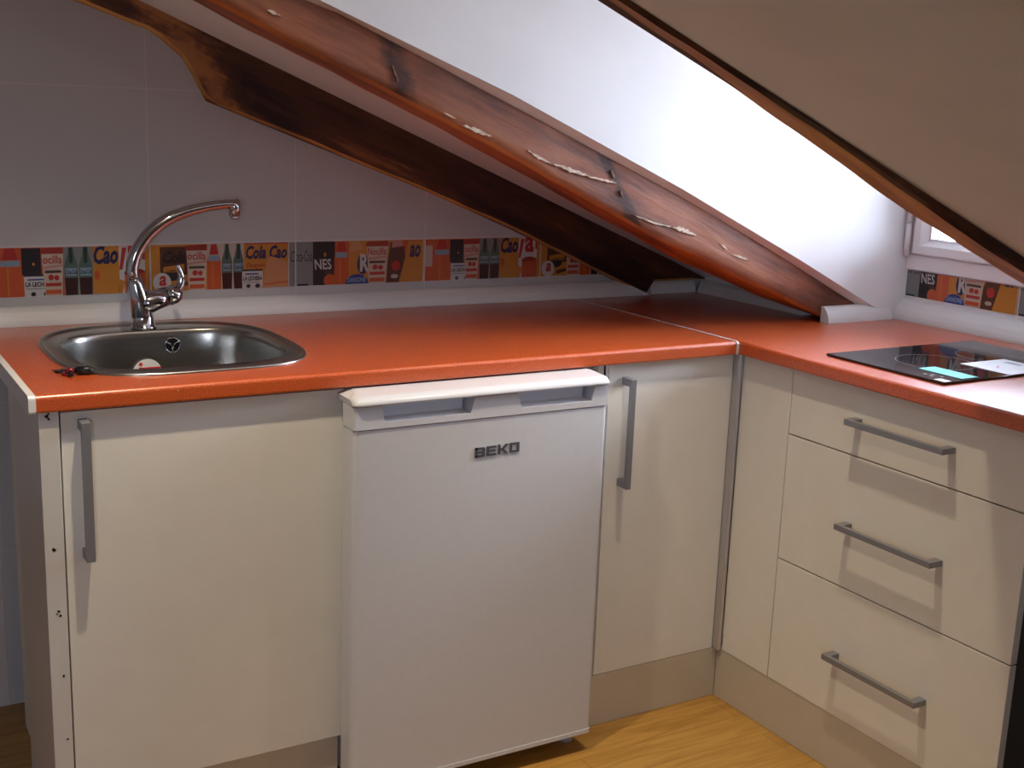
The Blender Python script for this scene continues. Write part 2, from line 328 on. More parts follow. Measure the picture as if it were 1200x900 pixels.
# window: outer frame, sash, pane
root = None
b = MB(); x0, x1 = 0.672, 0.74
b.box(x0, x1, WY0, WY1, WZ0, WZ0+.040, MT['pvc'], .003); b.box(x0, x1, WY0, WY1, WZ1-.04, WZ1, MT['pvc'], .003)
b.box(x0, x1, WY1-.020, WY1, WZ0+.04, WZ1-.04, MT['pvc'], .003); b.box(x0, x1, WY0, WY0+.02, WZ0+.04, WZ1-.04, MT['pvc'], .003)
win = struct(b.build('window_1'), 'white framed dormer window at the right', 'window')
def sash_side(b, pts_out, pts_in, x_out, x_in, m):
    pass
b = MB(); sy0, sy1, sz0, sz1 = WY0+.022, WY1-.024, WZ0+.043, WZ1-.043
def rect(y0, y1, z0, z1, x): return [Vector((x, y0, z0)), Vector((x, y1, z0)), Vector((x, y1, z1)), Vector((x, y0, z1))]
rg = [rect(sy0, sy1, sz0, sz1, .730), rect(sy0, sy1, sz0, sz1, .662), rect(sy0+.003, sy1-.003, sz0+.003, sz1-.003, .659),
      rect(sy0+.024, sy1-.024, sz0+.024, sz1-.024, .659), rect(sy0+.036, sy1-.036, sz0+.036, sz1-.036, .680), rect(sy0+.042, sy1-.042, sz0+.042, sz1-.042, .680),
      rect(sy0+.042, sy1-.042, sz0+.042, sz1-.042, .730), rect(sy0, sy1, sz0, sz1, .730)]
b.loft(rg, MT['pvc'], False, False); b.build('sash', win)
b = MB(); b.box(.700, .704, sy0+.044, sy1-.044, sz0+.044, sz1-.044, MT['glass']); b.build('pane', win)
b = MB()
for z0, z1 in ((1.066, 1.150), (1.154, 1.235)): b.tube([(.655, .117, z0), (.655, .117, z1)], .0075, MT['pvc'], 14)
b.tube([(.655, .117, 1.150), (.655, .117, 1.154)], .005, MT['alu'], 12)
b.build('hinge', win)
# rear window added out of view for sky fill, simple frame with one mullion
b = MB(); b.box(wx0, wx1, -4.75, -4.70, wz0, wz0+.05, MT['pvc'], .004); b.box(wx0, wx1, -4.75, -4.70, wz1-.05, wz1, MT['pvc'], .004)
b.box(wx0, wx0+.05, -4.75, -4.70, wz0+.05, wz1-.05, MT['pvc'], .004); b.box(wx1-.05, wx1, -4.75, -4.70, wz0+.05, wz1-.05, MT['pvc'], .004); b.box(-3.02, -2.98, -4.75, -4.70, wz0+.05, wz1-.05, MT['pvc'], .004)
w2 = struct(b.build('window_added_fill')); b = MB(); b.box(wx0+.05, wx1-.05, -4.73, -4.726, wz0+.05, wz1-.05, MT['glass']); b.build('pane', w2)

# ---------------------------------------------------------------- rafters
def interp(tab, x):
    if x <= tab[0][0]: return tab[0][1] + (tab[1][1]-tab[0][1])/(tab[1][0]-tab[0][0])*0*(x-tab[0][0])
    for (xa, za), (xb, zb) in zip(tab, tab[1:]):
        if x <= xb: return za + (zb-za)*(x-xa)/(xb-xa)
    return tab[-1][1]
def wob(x, k, a=0.002): return a*(math.sin(x*9.3+k)+0.6*math.sin(x*23.1+2.3*k)+0.4*math.sin(x*51+k*k))
def rafter(name, x0, x1, step, section, m_side, m_edge, edge_idx, label, parent_loc, zmin=None):
    """section(x) -> ring of (y,z); edge_idx = set of ring sides that take the edge wood"""
    b = MB(); xs = []; x = x0
    while x < x1-1e-6: xs.append(x); x += step
    xs.append(x1)
    rings = [[Vector((x, y, max(z, zmin) if zmin else z)) for y, z in section(x)] for x in xs]
    mi0, mi1 = b.mi(m_side), b.mi(m_edge); vr = [[b.b.verts.new(p) for p in r] for r in rings]; k = len(rings[0])
    for a, c in zip(vr, vr[1:]):
        for j in range(k):
            f = b.b.faces.new((a[j], a[(j+1) % k], c[(j+1) % k], c[j])); f.smooth = True; f.material_index = mi1 if j in edge_idx else mi0
    b.b.faces.new(vr[0][::-1]); b.b.faces.new(vr[-1])
    bmesh.ops.remove_doubles(b.b, verts=b.b.verts[:], dist=1e-5); bmesh.ops.dissolve_degenerate(b.b, dist=1e-6, edges=b.b.edges[:])
    o = b.build(name)
    md = o.modifiers.new('e', 'EDGE_SPLIT'); md.split_angle = math.radians(38)
    if label: tag(o, label, 'roof beam')
    return o
# middle, red-brown rafter
T2 = [(-1.6, 1.163), (-1.009, 1.165), (-0.923, 1.177), (-0.5376, 1.182), (-0.07, 1.186), (0.25, 1.175), (0.537, 1.157), (0.66, 1.150)]
L2 = [(-1.6, 1.077), (-0.922, 1.077), (-0.533, 1.076), (-0.25, 1.068), (-0.111, 1.063), (0.15, 1.070), (0.38, 1.083), (0.66, 1.09)]
F2 = [(-1.6, 1.079), (-0.88, 1.078), (-0.473, 1.0725), (-0.03, 1.054), (0.25, 1.070), (0.50, 1.095), (0.66, 1.10)]
def sec2(x):
    t = interp(T2, x)-SL*x-.001; l = interp(L2, x)-SL*x+wob(x, 1, .0015); f = interp(F2, x)-SL*x+wob(x, 2, .0015)
    y0 = .150+wob(x, 4, .0012)
    return [(y0, t), (y0-.001, l+(t-l)*.66), (y0+.001, l+(t-l)*.33), (y0, l+.020), (.154, l+.008), (.162, l), (.238, f), (.250, f+.012), (.250, t)]
raf2 = rafter('roof_rafter', -2.1, 0.640, .03, sec2, MT['rafter'], MT['rafter_lit_edge'], {4, 5, 6}, 'thick red-brown timber rafter ending on the orange worktop beside the white cove piece', None, H+.0005)
b = MB(); rings = []   # pinkish plaster edge between the cheek wall and the timber
for q in range(60):
    x = -2.19 + (.679+2.19)*q/59; zc = interp(PLB, x)-SL*x-.0005; zt = interp(T2, x)-SL*x
    zc, zt = max(zc, H+.003), max(zt, H+.002)
    rings.append([Vector((x, y, z)) for y, z in ((.1305, zc), (.1500, zt), (.257, zt), (.257, zc+.04), (.1990, zc+.04), (.1985, zc))])
b.loft(rings, MT['plaster_pink'], False); struct(b.build('trim_6'), 'pinkish plaster edge above the red-brown rafter', 'trim')
# cracks packed with filler on its face
b = MB()
def crack(pts, wd):
    top = []; bot = []
    n_ = len(pts)
    P_ = []
    for (xa, za), (xb, zb) in zip(pts, pts[1:]):
        for q in range(6): P_.append((xa+(xb-xa)*q/6, za+(zb-za)*q/6))
    P_.append(pts[-1]); k = len(P_)
    for j, (x, z) in enumerate(P_):
        e = math.sin(PI*min(1, max(0, (j+.3)/k)))*wd*(0.45+random.random()*0.9)
        top.append((x, z+e*.5+random.uniform(-.0012, .0012))); bot.append((x, z-e*.5+random.uniform(-.0012, .0012)))
    b = MB(); b.prism(top + bot[::-1], .1462, .152, 1, MT['filler']); b.build('crack_filler', raf2)['label'] = 'pale filler in a crack'
crack([(-.658, 1.365), (-.622, 1.354), (-.587, 1.343)], .008)
crack([(-.70, 1.388), (-.672, 1.377)], .003)
crack([(-.496, 1.316), (-.470, 1.301), (-.43, 1.288)], .006); crack([(-.44, 1.291), (-.404, 1.281), (-.37, 1.271), (-.336, 1.262)], .009)
crack([(-.336, 1.261), (-.285, 1.252), (-.262, 1.247)], .004)
crack([(-.815, 1.475), (-.808, 1.458), (-.802, 1.446)], .002)
crack([(-.276, 1.276), (-.268, 1.258)], .0022); crack([(-.248, 1.230), (-.242, 1.218)], .0025)
crack([(-.214, 1.178), (-.152, 1.158), (-.10, 1.148)], .005); crack([(-.095, 1.147), (-.064, 1.140), (-.025, 1.127)], .010)
crack([(.046, 1.107), (.075, 1.09)], .006); crack([(.091, 1.079), (.152, 1.062)], .005)
crack([(-1.07, 1.561), (-1.045, 1.552)], .005)
# dark rafter against the gable
def sec1(x):
    t = interp([(-2.1, 1.118), (-1.153, 1.1208), (-0.70, 1.133), (-0.215, 1.1325), (0.307, 1.135), (.46, 1.131)], x)-SL*x-.001
    l = b1low(x) + (wob(x, 3, .001) if x < .1 else 0)
    l = min(max(l, H+.0375 if x > .262 else H+.0012), t-.002)
    return [(.690, t), (.688, l+(t-l)*.6), (.689, l+(t-l)*.25), (.692, l+.006), (.698, l), (.800, l), (.800, t)]
rafter('roof_rafter', -2.1, 0.458, .025, sec1, MT['rafter_dark'], MT['rafter_gold_lit'], {3, 4}, 'almost black notched timber rafter along the tiled wall above the sink', None, H+.0005)
# near-side dormer rafter, gold bounce light painted on its underside, near face dark
N3 = [(-1.9, 1.196), (-.745, 1.192), (-.45, 1.185), (-.12, 1.174), (.3, 1.172), (.7, 1.172)]
F3 = [(-1.9, 1.206), (-.83, 1.203), (-.60, 1.197), (-.38, 1.189), (-.17, 1.178), (.2, 1.176), (.7, 1.178)]
def sec3(x):
    t = CC-SL*x-.001; n_ = min(interp(N3, x), 1.189)-SL*x+wob(x, 5, .0012); f = interp(F3, x)-SL*x+wob(x, 7, .001)-.0
    return [(-.680, t), (-.680+wob(x, 2, .002), n_+.005), (-.674, n_), (-.655, n_+(f-n_)*.3-.001), (-.630, n_+(f-n_)*.7-.001), (-.606, f), (-.600, f+.010), (-.600, 1.235-SL*x), (-.611, 1.235-SL*x), (-.6115, t)]
rafter('roof_rafter', -2.1, 0.675, .03, sec3, MT['rafter_dark'], MT['rafter_gold_lit'], {2, 3, 4, 5}, 'timber rafter with gold-lit underside at the upper right, edging the dim plaster slope', None)
def sec4(x):
    t = CC-SL*x-.001; l = t-.05+wob(x, 3)
    return [(-1.50, t), (-1.50, l+.006), (-1.494, l), (-1.416, l), (-1.410, l+.006), (-1.410, t)]
rafter('roof_rafter', -2.1, 0.675, .05, sec4, MT['rafter'], MT['rafter_lit_edge'], set(), 'dark red timber rafter just showing in the top right corner', None)

# ---------------------------------------------------------------- worktops
def edge_profile(y0, y1):      # y0 front (rounded), y1 back
    p = [(y1, HB), (y0+.004, HB), (y0+.001, HB+.001), (y0, HB+.004)]
    for q in range(6):
        a = q/5*PI/2; p.append((y0+.008*(1-math.cos(a)), H-.008+.008*math.sin(a)))
    p.append((y1, H)); return p
b = MB(); b.prism(edge_profile(0, .7145), XL+.0005, -.0035, 0, MT['worktop'])
wtA = b.build('worktop')
cx_, cy_ = -1.207, 0.372
def sink_out(t, a=.2465, bb=.2835, n=3.0):
    c, s_ = math.cos(t), math.sin(t); nn = 3.4 if s_ < 0 else 2.7
    return (cx_ + a*math.copysign(abs(c)**(2/nn), c), cy_ + bb*math.copysign(abs(s_)**(2/nn), s_))
def bowl_out(t, k=1.0, n=3.6):
    c, s_ = math.cos(t), math.sin(t)
    return (cx_ + .207*k*math.copysign(abs(c)**(2/n), c), .343 + .200*k*math.copysign(abs(s_)**(2/n), s_))
b = MB(); K = 72
b.prism([sink_out(2*PI*q/K, .236, .273) for q in range(K)], HB-.02, H+.02, 2, MT['dark'])
cut = b.build('cut'); md = wtA.modifiers.new('hole', 'BOOLEAN'); md.object = cut; md.operation = 'DIFFERENCE'; md.solver = 'EXACT'
bpy.context.view_layer.update(); dg = bpy.context.evaluated_depsgraph_get()
me = bpy.data.meshes.new_from_object(wtA.evaluated_get(dg)); wtA.modifiers.clear(); wtA.data = me
bpy.data.objects.remove(cut)
while len(me.materials) > 1: me.materials.pop()
tag(wtA, 'orange speckled worktop over the sink cabinet and fridge', 'worktop')
b = MB(); ep = edge_profile(-.001, .714)
b.prism([(y, z+(.0006 if z > HB+.01 else 0)) for y, z in ep], XL-.012, XL, 0, MT['edge']); b.build('end_strip', wtA)
b = MB(); b.prism([(y, z+(.0008 if z > HB+.01 else -.0005)) for y, z in edge_profile(-.002, .712)], -.003, .0025, 0, MT['edge']); b.build('joint_strip', wtA)
# right worktop, front edge faces -x
b = MB(); b.prism([(p[0]+.0035, p[1]) for p in edge_profile(0, .676)], -.835, .7145, 1, MT['worktop'])
wtB = b.build('worktop')
tag(wtB, 'orange speckled worktop with the black hob under the dormer window', 'worktop')

# cove trims
CP = [(0, 0), (0, .041), (.005, .0415), (.012, .038), (.019, .031), (.025, .022), (.029, .012), (.0305, .005), (.0305, 0)]
def cove_y(name, x0, x1, yw, cut=None, sc=1.0):     # runs along x, wall at y=yw, bulges to -y
    b = MB(); rings = [[Vector((x, yw-d*sc, H+.0003+z*sc)) for d, z in CP] for x in (x0, x1)]
    if cut: rings.append([Vector((x1 + (1-z/.0415)*cut, yw-d*sc, H+.0003+z*sc)) for d, z in CP]); rings.pop(1)
    b.loft(rings, MT['edge'], False); return b
def cove_x(x, y0, y1, xw, sc=1.0):
    b = MB(); b.loft([[Vector((xw-d*sc, y, H+.0003+z*sc)) for d, z in CP] for y in (y0, y1)], MT['edge'], False); return b
struct(cove_y('', -1.508, 0.165, .7145, .09).build('trim_1'), 'long white cove strip behind the sink', 'trim')
struct(cove_y('', 0.268, 0.430, .722, None, .88).build('trim_2'), 'short cove piece under the dark rafter', 'trim')
struct(cove_x(0, .252, .69, .4595, .88).build('trim_3'))
struct(cove_y('', 0.400, 0.628, .1485, None, 1.0).build('trim_4'), 'short white cove piece at the foot of the red-brown rafter', 'trim')
struct(cove_x(0, -.61, .1285, .6805, 1.25).build('trim_5'), 'white cove strip below the dormer window', 'trim')

# ---------------------------------------------------------------- picture border tiles
ink = {}
def inkm(name, c, r=0.35):
    if name not in ink: ink[name] = mat('print_'+name, tuple(q*.72 for q in c), r)
    return ink[name]
C_ = dict(orange=(.62, .10, .025), deep=(.38, .035, .02), yellow=(.62, .24, .03), cream=(.62, .50, .40), grey=(.26, .26, .26), lgrey=(.45, .45, .45), black=(.02, .015, .02),
          navy=(.015, .02, .10), brown=(.10, .035, .02), green=(.10, .16, .13), dgreen=(.03, .05, .04), cola=(.05, .012, .01), red=(.50, .03, .02), white=(.66, .62, .60), blue=(.02, .05, .28), tan=(.66, .30, .13), lblue=(.28, .38, .48), pink=(.6, .25, .22))
def I(n): return inkm(n, C_[n])
TW, TH = .350, .109
def draw_tile(kind):
    """list of (layer, material, polygon) in tile coordinates 0..1; and texts"""
    P_ = []; T_ = []; lay = [1]
    def poly(c, pts): P_.append((lay[0], c, pts)); lay[0] += 1
    def rc(c, u0, v0, u1, v1): poly(c, [(u0, v0), (u1, v0), (u1, v1), (u0, v1)])
    def ell(c, u, v, ru, rv, a0=0, a1=360): poly(c, [(u+ru*math.cos(math.radians(a0+(a1-a0)*q/18)), v+rv*math.sin(math.radians(a0+(a1-a0)*q/18))) for q in range(18 if a1-a0 >= 360 else 19)])
    def txt(c, s, u, v, h, shear=0, bold=.0, wmax=.3, rot=0): T_.append((lay[0], c, s, u, v, h, shear, bold, wmax, rot)); lay[0] += 1
    def bottle(u0, u1, c='orange'):
        d = u1-u0; poly(c, [(u0, 0), (u1, 0), (u1, .62), (u1-d*.12, .74), (u0+d*.12, .74), (u0, .62)]); rc('lblue', u0+.01, .62, u1-.01, .74)
        poly('red', [(u0+d*.15, .76), (u1-d*.15, .76), (u1-d*.3, .99), (u0+d*.3, .99)]); rc('yellow', u0+d*.35, .03, u0+d*.42, .6)
    def nocilla(u0, u1, s):
        d = u1-u0; poly('cream', [(u0+.1*d, 0), (u1-.1*d, 0), (u1, .86), (u0, .86)]); poly('deep', [(u0-.01, .86), (u1+.01, .86), (u1, .99), (u0, .97)])
        rc('brown', u0+.12*d, .47, u1-.12*d, .52); poly('pink', [(u0+.05*d, .56), (u1-.04*d, .60), (u1-.04*d, .64), (u0+.05*d, .60)]); ell('red', u0+.4*d, .38, d*.13, .06); ell('red', u0+.66*d, .37, d*.12, .055)
        rc('red', u0+.14*d, .20, u1-.14*d, .27); rc('orange', u0+.14*d, .04, u1-.14*d, .13); txt('red', s, u0+.05*d, .66, .17, 0, .004, d*.88); txt('black', 'LECHE CACAO', u0+.14*d, .48, .06, 0, 0, d*.7)
    def cokes(u0, u1):
        rc('cream' if kind == 'B' else 'grey', u0, 0, u1, .99); d = (u1-u0)/2
        for q in range(2):
            a = u0+q*d+.004; e = a+d-.008
            poly('green', [(a, .30), (e, .30), (e, .62), (a+d*.66, .86), (a+d*.62, .99), (a+d*.30, .99), (a+d*.26, .86), (a, .62)]); poly('cola', [(a+.004, 0), (e-.004, 0), (e, .36), (a, .36)])
            rc('lblue', a+.006, .40, e-.006, .56); txt('dgreen', 'Coca-Cola', a+.006, .43, .10, .3, .004, d*.8); rc('dgreen', a+d*.34, .66, a+d*.58, .98)
    def lechera(u0, u1, top=.45):
        rc('white', u0, 0, u1, top); rc('black', u0, top-.04, u1, top); rc('blue', u0+.02, top-.12, u1-.03, top-.09); txt('black', 'LA LECHERA', u0+.008, top-.25, .10, 0, .006, (u1-u0)*.92)
        rc('grey', u0+.01, top-.30, u1-.02, top-.28); ell('black', u0+(u1-u0)*.3, .05, .015, .045); ell('black', u0+(u1-u0)*.75, .05, .018, .05)
    def yog(u0, u1, c1='white'):
        d = u1-u0; rc(c1, u0, 0, u1, .99); poly('red', [(u0, .50), (u0+.12*d, .50), (u0+.30*d, .96), (u0+.12*d, .96)]); txt('red', 'a', u0+.33*d, .62, .42, .0, .02, d*.5); rc('red', u0+.9*d, .7, u1, .99)
        ell('deep', u0+.6*d, .42, d*.42, .10); poly('orange', [(u0+.2*d, 0), (u1, 0), (u1, .42), (u0+.2*d, .38)]); poly('yellow', [(u0, .0), (u0+.1*d, .0), (u0+.22*d, .25), (u0, .3)])
    if kind == 'A':
        rc('orange', 0, 0, 1, 1); rc('cream', 0, .35, .06, .85); bottle(.07, .205)
        rc('black', .205, .44, .32, .98); ell('yellow', .275, .66, .008, .03); lechera(.215, .39); nocilla(.325, .455, 'ocilla')
        cokes(.455, .635); poly('yellow', [(.635, 0), (.79, 0), (.81, .5), (.80, .99), (.635, .99)]); ell('orange', .66, .40, .018, .10)
        txt('navy', 'Cao', .640, .62, .40, .25, .022, .155); yog(.80, .965); rc('yellow', .965, 0, 1, 1)
    elif kind == 'B':
        rc('yellow', 0, 0, 1, 1); rc('brown', .06, .35, .24, .95); poly('yellow', [(.08, .42), (.22, .48), (.22, .58), (.08, .52)]); txt('black', 'Cola', .08, .60, .26, .3, .012, .15); ell('black', .14, .34, .06, .12)
        txt('yellow', 'CHOCOLATE', .08, .40, .10, 0, .004, .14); ell('white', .07, .2, .06, .20); txt('red', 'a', .05, .12, .22, .2, .01, .05); poly('brown', [(.15, .05), (.24, .12), (.24, .2), (.15, .14)])
        nocilla(.235, .375, 'ocilla'); rc('cream', .375, .5, .47, 1); bottle(.375, .468); cokes(.47, .63); rc('yellow', .63, 0, .95, 1); rc('red', .63, .97, .95, 1)
        txt('navy', 'Cola Cao', .642, .64, .30, .25, .016, .295); txt('deep', 'Desayuno', .645, .43, .13, .3, .004, .14); lechera(.615, .76, .42)
        poly('tan', [(.76, .04), (.74, .0), (.945, .0), (.95, .5), (.90, .62), (.82, .70), (.79, .6)]); poly('orange', [(.76, .06), (.945, .11), (.945, .14), (.77, .09)]); rc('white', .945, 0, .952, 1); rc('grey', .952, 0, 1, 1)
        txt('dgreen', 'C', .962, .55, .25, .3, .002, .035)
    else:
        rc('orange', 0, 0, 1, 1); rc('grey', 0, 0, .125, 1); txt('dgreen', 'oca-Cola', .0, .55, .26, .3, .002, .12); rc('black', .01, 0, .09, .05)
        rc('black', .125, 0, .29, 1); ell('yellow', .215, .70, .009, .05); ell('orange', .27, .10, .065, .18); poly('brown', [(.2, .30), (.29, .22), (.29, .30), (.24, .34)]); txt('white', 'NES', .135, .36, .24, -.12, .006, .13)
        bottle(.285, .395); rc('yellow', .395, 0, .82, 1); poly('tan', [(.395, .72), (.5, .80), (.48, .98), (.42, .98)]); ell('navy', .505, .46, .045, .24); txt('white', 'R', .482, .28, .42, 0, .02, .07)
        ell('blue', .46, .0, .09, .23, 0, 180); txt('lblue', 'DANONE', .385, .04, .12, 0, .006, .145); nocilla(.535, .70, 'Nocilla'); poly('brown', [(.69, 0), (.80, 0), (.84, .6), (.83, .85), (.72, .95), (.70, .5)])
        poly('pink', [(.73, .82), (.82, .85), (.80, .99), (.74, .99)]); ell('red', .765, .40, .035, .12); ell('cream', .755, .15, .03, .05); poly('yellow', [(.79, 0), (.985, 0), (.985, .98), (.86, .98), (.84, .6)]); txt('navy', 'ao', .875, .58, .30, .25, .014, .09)
        rc('cream', .985, 0, 1, 1)
    return P_, T_
TILE_CACHE = {}
def border_tile(kind, origin, du, label, clip=None):
    """du: unit direction of the run; faces normal = du x z turned to the room"""
    if kind not in TILE_CACHE:
        P_, T_ = draw_tile(kind); prims = []
        for l, c, pts in P_: prims.append((l, c, [(u*TW, v*TH) for u, v in pts], [tuple(range(len(pts)))]))
        for l, c, s, u, v, h, sh, bo, wm, rot in T_:
            vs, fs = text_polys(s, h*TH*1.35, sh, bo*TH)
            if not vs: continue
            x0 = min(p[0] for p in vs); x1 = max(p[0] for p in vs); y0 = min(p[1] for p in vs); y1 = max(p[1] for p in vs)
            k = wm*TW/(x1-x0); ky = h*TH/(y1-y0)
            prims.append((l, c, [((p[0]-x0)*k + u*TW, (p[1]-y0)*ky + v*TH) for p in vs], fs))
        TILE_CACHE[kind] = prims
    prims = TILE_CACHE[kind]; b = MB(); O = Vector(origin); du = Vector(du); nrm = du.cross(Vector((0, 0, 1)))   # room side
    th = .0012; i = b.mi(MT['edge']); umax = TW-.0015
    cr = [O + du*a + Vector((0, 0, z)) for a, z in ((0, 0), (umax, 0), (umax, TH), (0, TH))]
    if clip is not None: cr[2].z = cr[3].z = O.z + clip
    back = [b.b.verts.new(p) for p in cr]; front = [b.b.verts.new(p + nrm*th) for p in cr]
    for j in range(4):
        f = b.b.faces.new((back[j], back[(j+1) % 4], front[(j+1) % 4], front[j])); f.material_index = i
    b.b.faces.new(front).material_index = i; b.b.faces.new(back[::-1]).material_index = i
    for l, c, pts, fs in prims:
        mi_ = b.mi(I(c)); vs = []
        for u, v in pts: vs.append(b.b.verts.new(O + du*min(max(u, .0004), umax-.0004) + Vector((0, 0, min(max(v, .0004), (clip or TH)-.0004))) + nrm*(th + .00003*l)))
        for f_ in fs:
            if len(set(f_)) < 3: continue
            try: f = b.b.faces.new([vs[q] for q in f_]); f.material_index = mi_
            except ValueError: pass
    me = bpy.data.meshes.new('border_tile'); 
    b.b.normal_update()
    for f in b.b.faces:
        pass
    b.b.to_mesh(me); b.b.free()
    for m in b.mats: me.materials.append(m)
    o = bpy.data.objects.new('border_tile', me); COL.objects.link(o); o.location = O; me.transform(Matrix.Translation(-O))
    tag(o, label, 'tile', 'picture border tiles'); return o
xt = -1.1555
LB = ['picture tile left of the tap with yellow Cao packet and cola bottles', 'picture tile behind the tap with yellow Cola Cao packet',
      'picture tile right of the tap with NES jar and DANONE pot', 'picture tile near the dark rafter with yellow Cao packet, seam to seam', 'last picture tile at the right, cut off by the dark rafter']
for k, kd in enumerate('ABCAB'):
    border_tile(kd, (xt + (k-1)*.3515, .7153, .9585), (1, 0, 0), LB[k])
border_tile('C', (.6808, .1280, .9585), (0, -1, 0), 'picture tile under the dormer window with NES jar and DANONE pot', .069)
border_tile('C', (.6808, .1280-.3515, .9585), (0, -1, 0), 'picture tile under the dormer window at the right edge, hidden by the gold-lit rafter', .069)

# ---------------------------------------------------------------- cabinets
def bar_handle(parent, p0, p1, out, wvec, wd=.012, th=.0105, depth=.036, name='handle'):
    """flat bar between p0 and p1 (on the door face), standing out along 'out'"""
    p0, p1, out, wv = Vector(p0), Vector(p1), Vector(out), Vector(wvec); b = MB(); ax = (p1-p0).normalized()
    # D outline swept across the bar's width
    L = (p1-p0).length; ft = .0175; o2 = [(0, 0), (0, depth), (L, depth), (L, 0), (L-ft, 0), (L-ft, depth-th), (ft, depth-th), (ft, 0)]
    r0 = [p0 + ax*a + out*d - wv*wd/2 for a, d in o2]; r1 = [p + wv*wd for p in r0]
    va = [b.b.verts.new(p) for p in r0]; vb = [b.b.verts.new(p) for p in r1]; b.mi(MT['handle']); k = 8
    for j in range(k): b.b.faces.new((va[j], va[(j+1) % k], vb[(j+1) % k], vb[j]))
    for q in ((0, 1, 6, 7), (1, 2, 5, 6), (2, 3, 4, 5)):
        b.b.faces.new([va[j] for j in q][::-1]); b.b.faces.new([vb[j] for j in q])
    o = b.build(name, parent)
    md = o.modifiers.new('b', 'BEVEL'); md.width = .0008; md.segments = 2; md.limit_method = 'ANGLE'
    return o
ZB = .129; DF = .0205; DBK = .0365
# sink cabinet
cA = empty('base_cabinet', (-1.25, .35, 0), 'white sink cabinet with one tall door and long handle at the left end', 'cabinet')
b = MB(); b.box(-1.5275, -1.4945, .0105, .29, 0.0, HB-.001, MT['laminate_side'], .001)
random.seed(9)
for (x, z, r) in [(-1.514, .858, .003), (-1.511, .853, .0022), (-1.511, .862, .002), (-1.513, .618, .0035), (-1.509, .503, .0028), (-1.507, .494, .0022), (-1.512, .498, .0016), (-1.505, .379, .0024), (-1.504, .255, .0026)]:
    b.prism([(x + r*(.5+random.random())*math.cos(2*PI*q/7), z + r*(.5+random.random())*math.sin(2*PI*q/7)) for q in range(7)], .0098, .0106, 1, MT['dark'])
b.build('side_panel', cA)
b = MB(); b.box(-1.4925, -1.4765, .037, .60, .0, HB-.001, MT['laminate']); b.box(-.985, -.969, .037, .60, 0, HB-.001, MT['laminate']); b.box(-1.4763, -.9852, .034, .60, .13, .146, MT['laminate']); b.box(-1.4763, -.9852, .594, .60, .15, .60, MT['laminate']); b.build('carcass', cA)
b = MB(); b.box(-1.4900, -.967, DF, DBK, ZB, HB-.006, MT['laminate'], .0008); dA_ = b.build('door', cA)
bar_handle(dA_, (-1.4550, DF, .594), (-1.4550, DF, .847), (0, -1, 0), (1, 0, 0), .0155)
b = MB(); b.box(-1.4763, -.9705, .0355, .0495, .001, ZB+.005, MT['plinth']); b.build('plinth', cA)
# narrow corner cabinet
cC = empty('base_cabinet', (-.16, .35, 0), 'narrow white cabinet between fridge and inside corner with upright handle', 'cabinet')
b = MB(); b.box(-.362, -.346, .037, .60, .0, HB-.001, MT['laminate']); b.box(.004, .018, .037, .60, .0, HB-.001, MT['laminate']); b.box(-.3458, .0038, .034, .60, .13, .146, MT['laminate']); b.build('carcass', cC)
b = MB(); b.box(-.342, .0084, DF, DBK, ZB, HB-.004, MT['laminate'], .0008); dC = b.build('door', cC)
bar_handle(dC, (-.301, DF, .583), (-.301, DF, .833), (0, -1, 0), (1, 0, 0), .0125, depth=.038)
b = MB(); b.box(-.360, .0235, .0325-.012, .0325, .001, ZB-.001, MT['plinth']); b.build('plinth', cC)
# drawer unit, faces -x
cD = empty('drawer_cabinet', (.33, -.45, 0), 'white three-drawer cabinet under the hob', 'cabinet')
b = MB(); b.box(.044, .62, -.790, -.774, .0, HB-.001, MT['painted_shade']); b.box(.044, .62, -.18, -.166, .0, HB-.001, MT['laminate']); b.box(.044, .62, -.7738, -.1802, .13, .146, MT['laminate']); b.build('carcass', cD)  # near end panel coloured dark to stand in for its shade
b = MB(); b.box(.0231, .041, -.1625, .0005, ZB, HB-.004, MT['laminate'], .0008); b.build('filler_panel', cD)
S1, S2 = .7153, .4230; hy0, hy1 = -.3590, -.6160
for z0, z1, hz in ((S1+.0015, HB-.004, .792), (S2+.0015, S1-.0015, .564), (ZB, S2-.0015, .269)):
    b = MB(); b.box(.0231, .041, -.7930, -.1650, z0, z1, MT['laminate'], .0008); d = b.build('drawer_front', cD)
    bar_handle(d, (.0231, hy1, hz), (.0231, hy0, hz), (-1, 0, 0), (0, 0, 1), .0125)
b = MB(); b.box(.0245, .038, -.790, .0200, .001, ZB-.001, MT['plinth']); b.build('plinth', cD)
# corner post
b = MB(); pr = [(.0152 + .0060*math.cos(a*PI/8), .0040 + .0060*math.sin(a*PI/8)) for a in range(8, 17)]; b.prism(pr + [(.0212, .0225), (.0092, .0225)], ZB, HB-.001, 2, MT['alu'])
tag(b.build('corner_post', at=(.0152, .004, ZB)), 'grey aluminium corner post between the two cabinet fronts', 'post')

# ---------------------------------------------------------------- fridge
fr_ = empty('fridge', (-.69, .2, 0), 'small white under-counter fridge with grey metal badge', 'fridge')
FX0, FX1, FY, FZ = -.984, -.4056, -.0698, .046
b = MB(); b.box(-.957, -.412, -.010, .50, .035, .835, MT['fridge_plastic'], .004); b.build('body', fr_)
b = MB(); b.box(FX0+.012, FX1-.010, -.0165, -.0105, FZ+.01, .83, MT['gasket']); b.build('gasket', fr_)
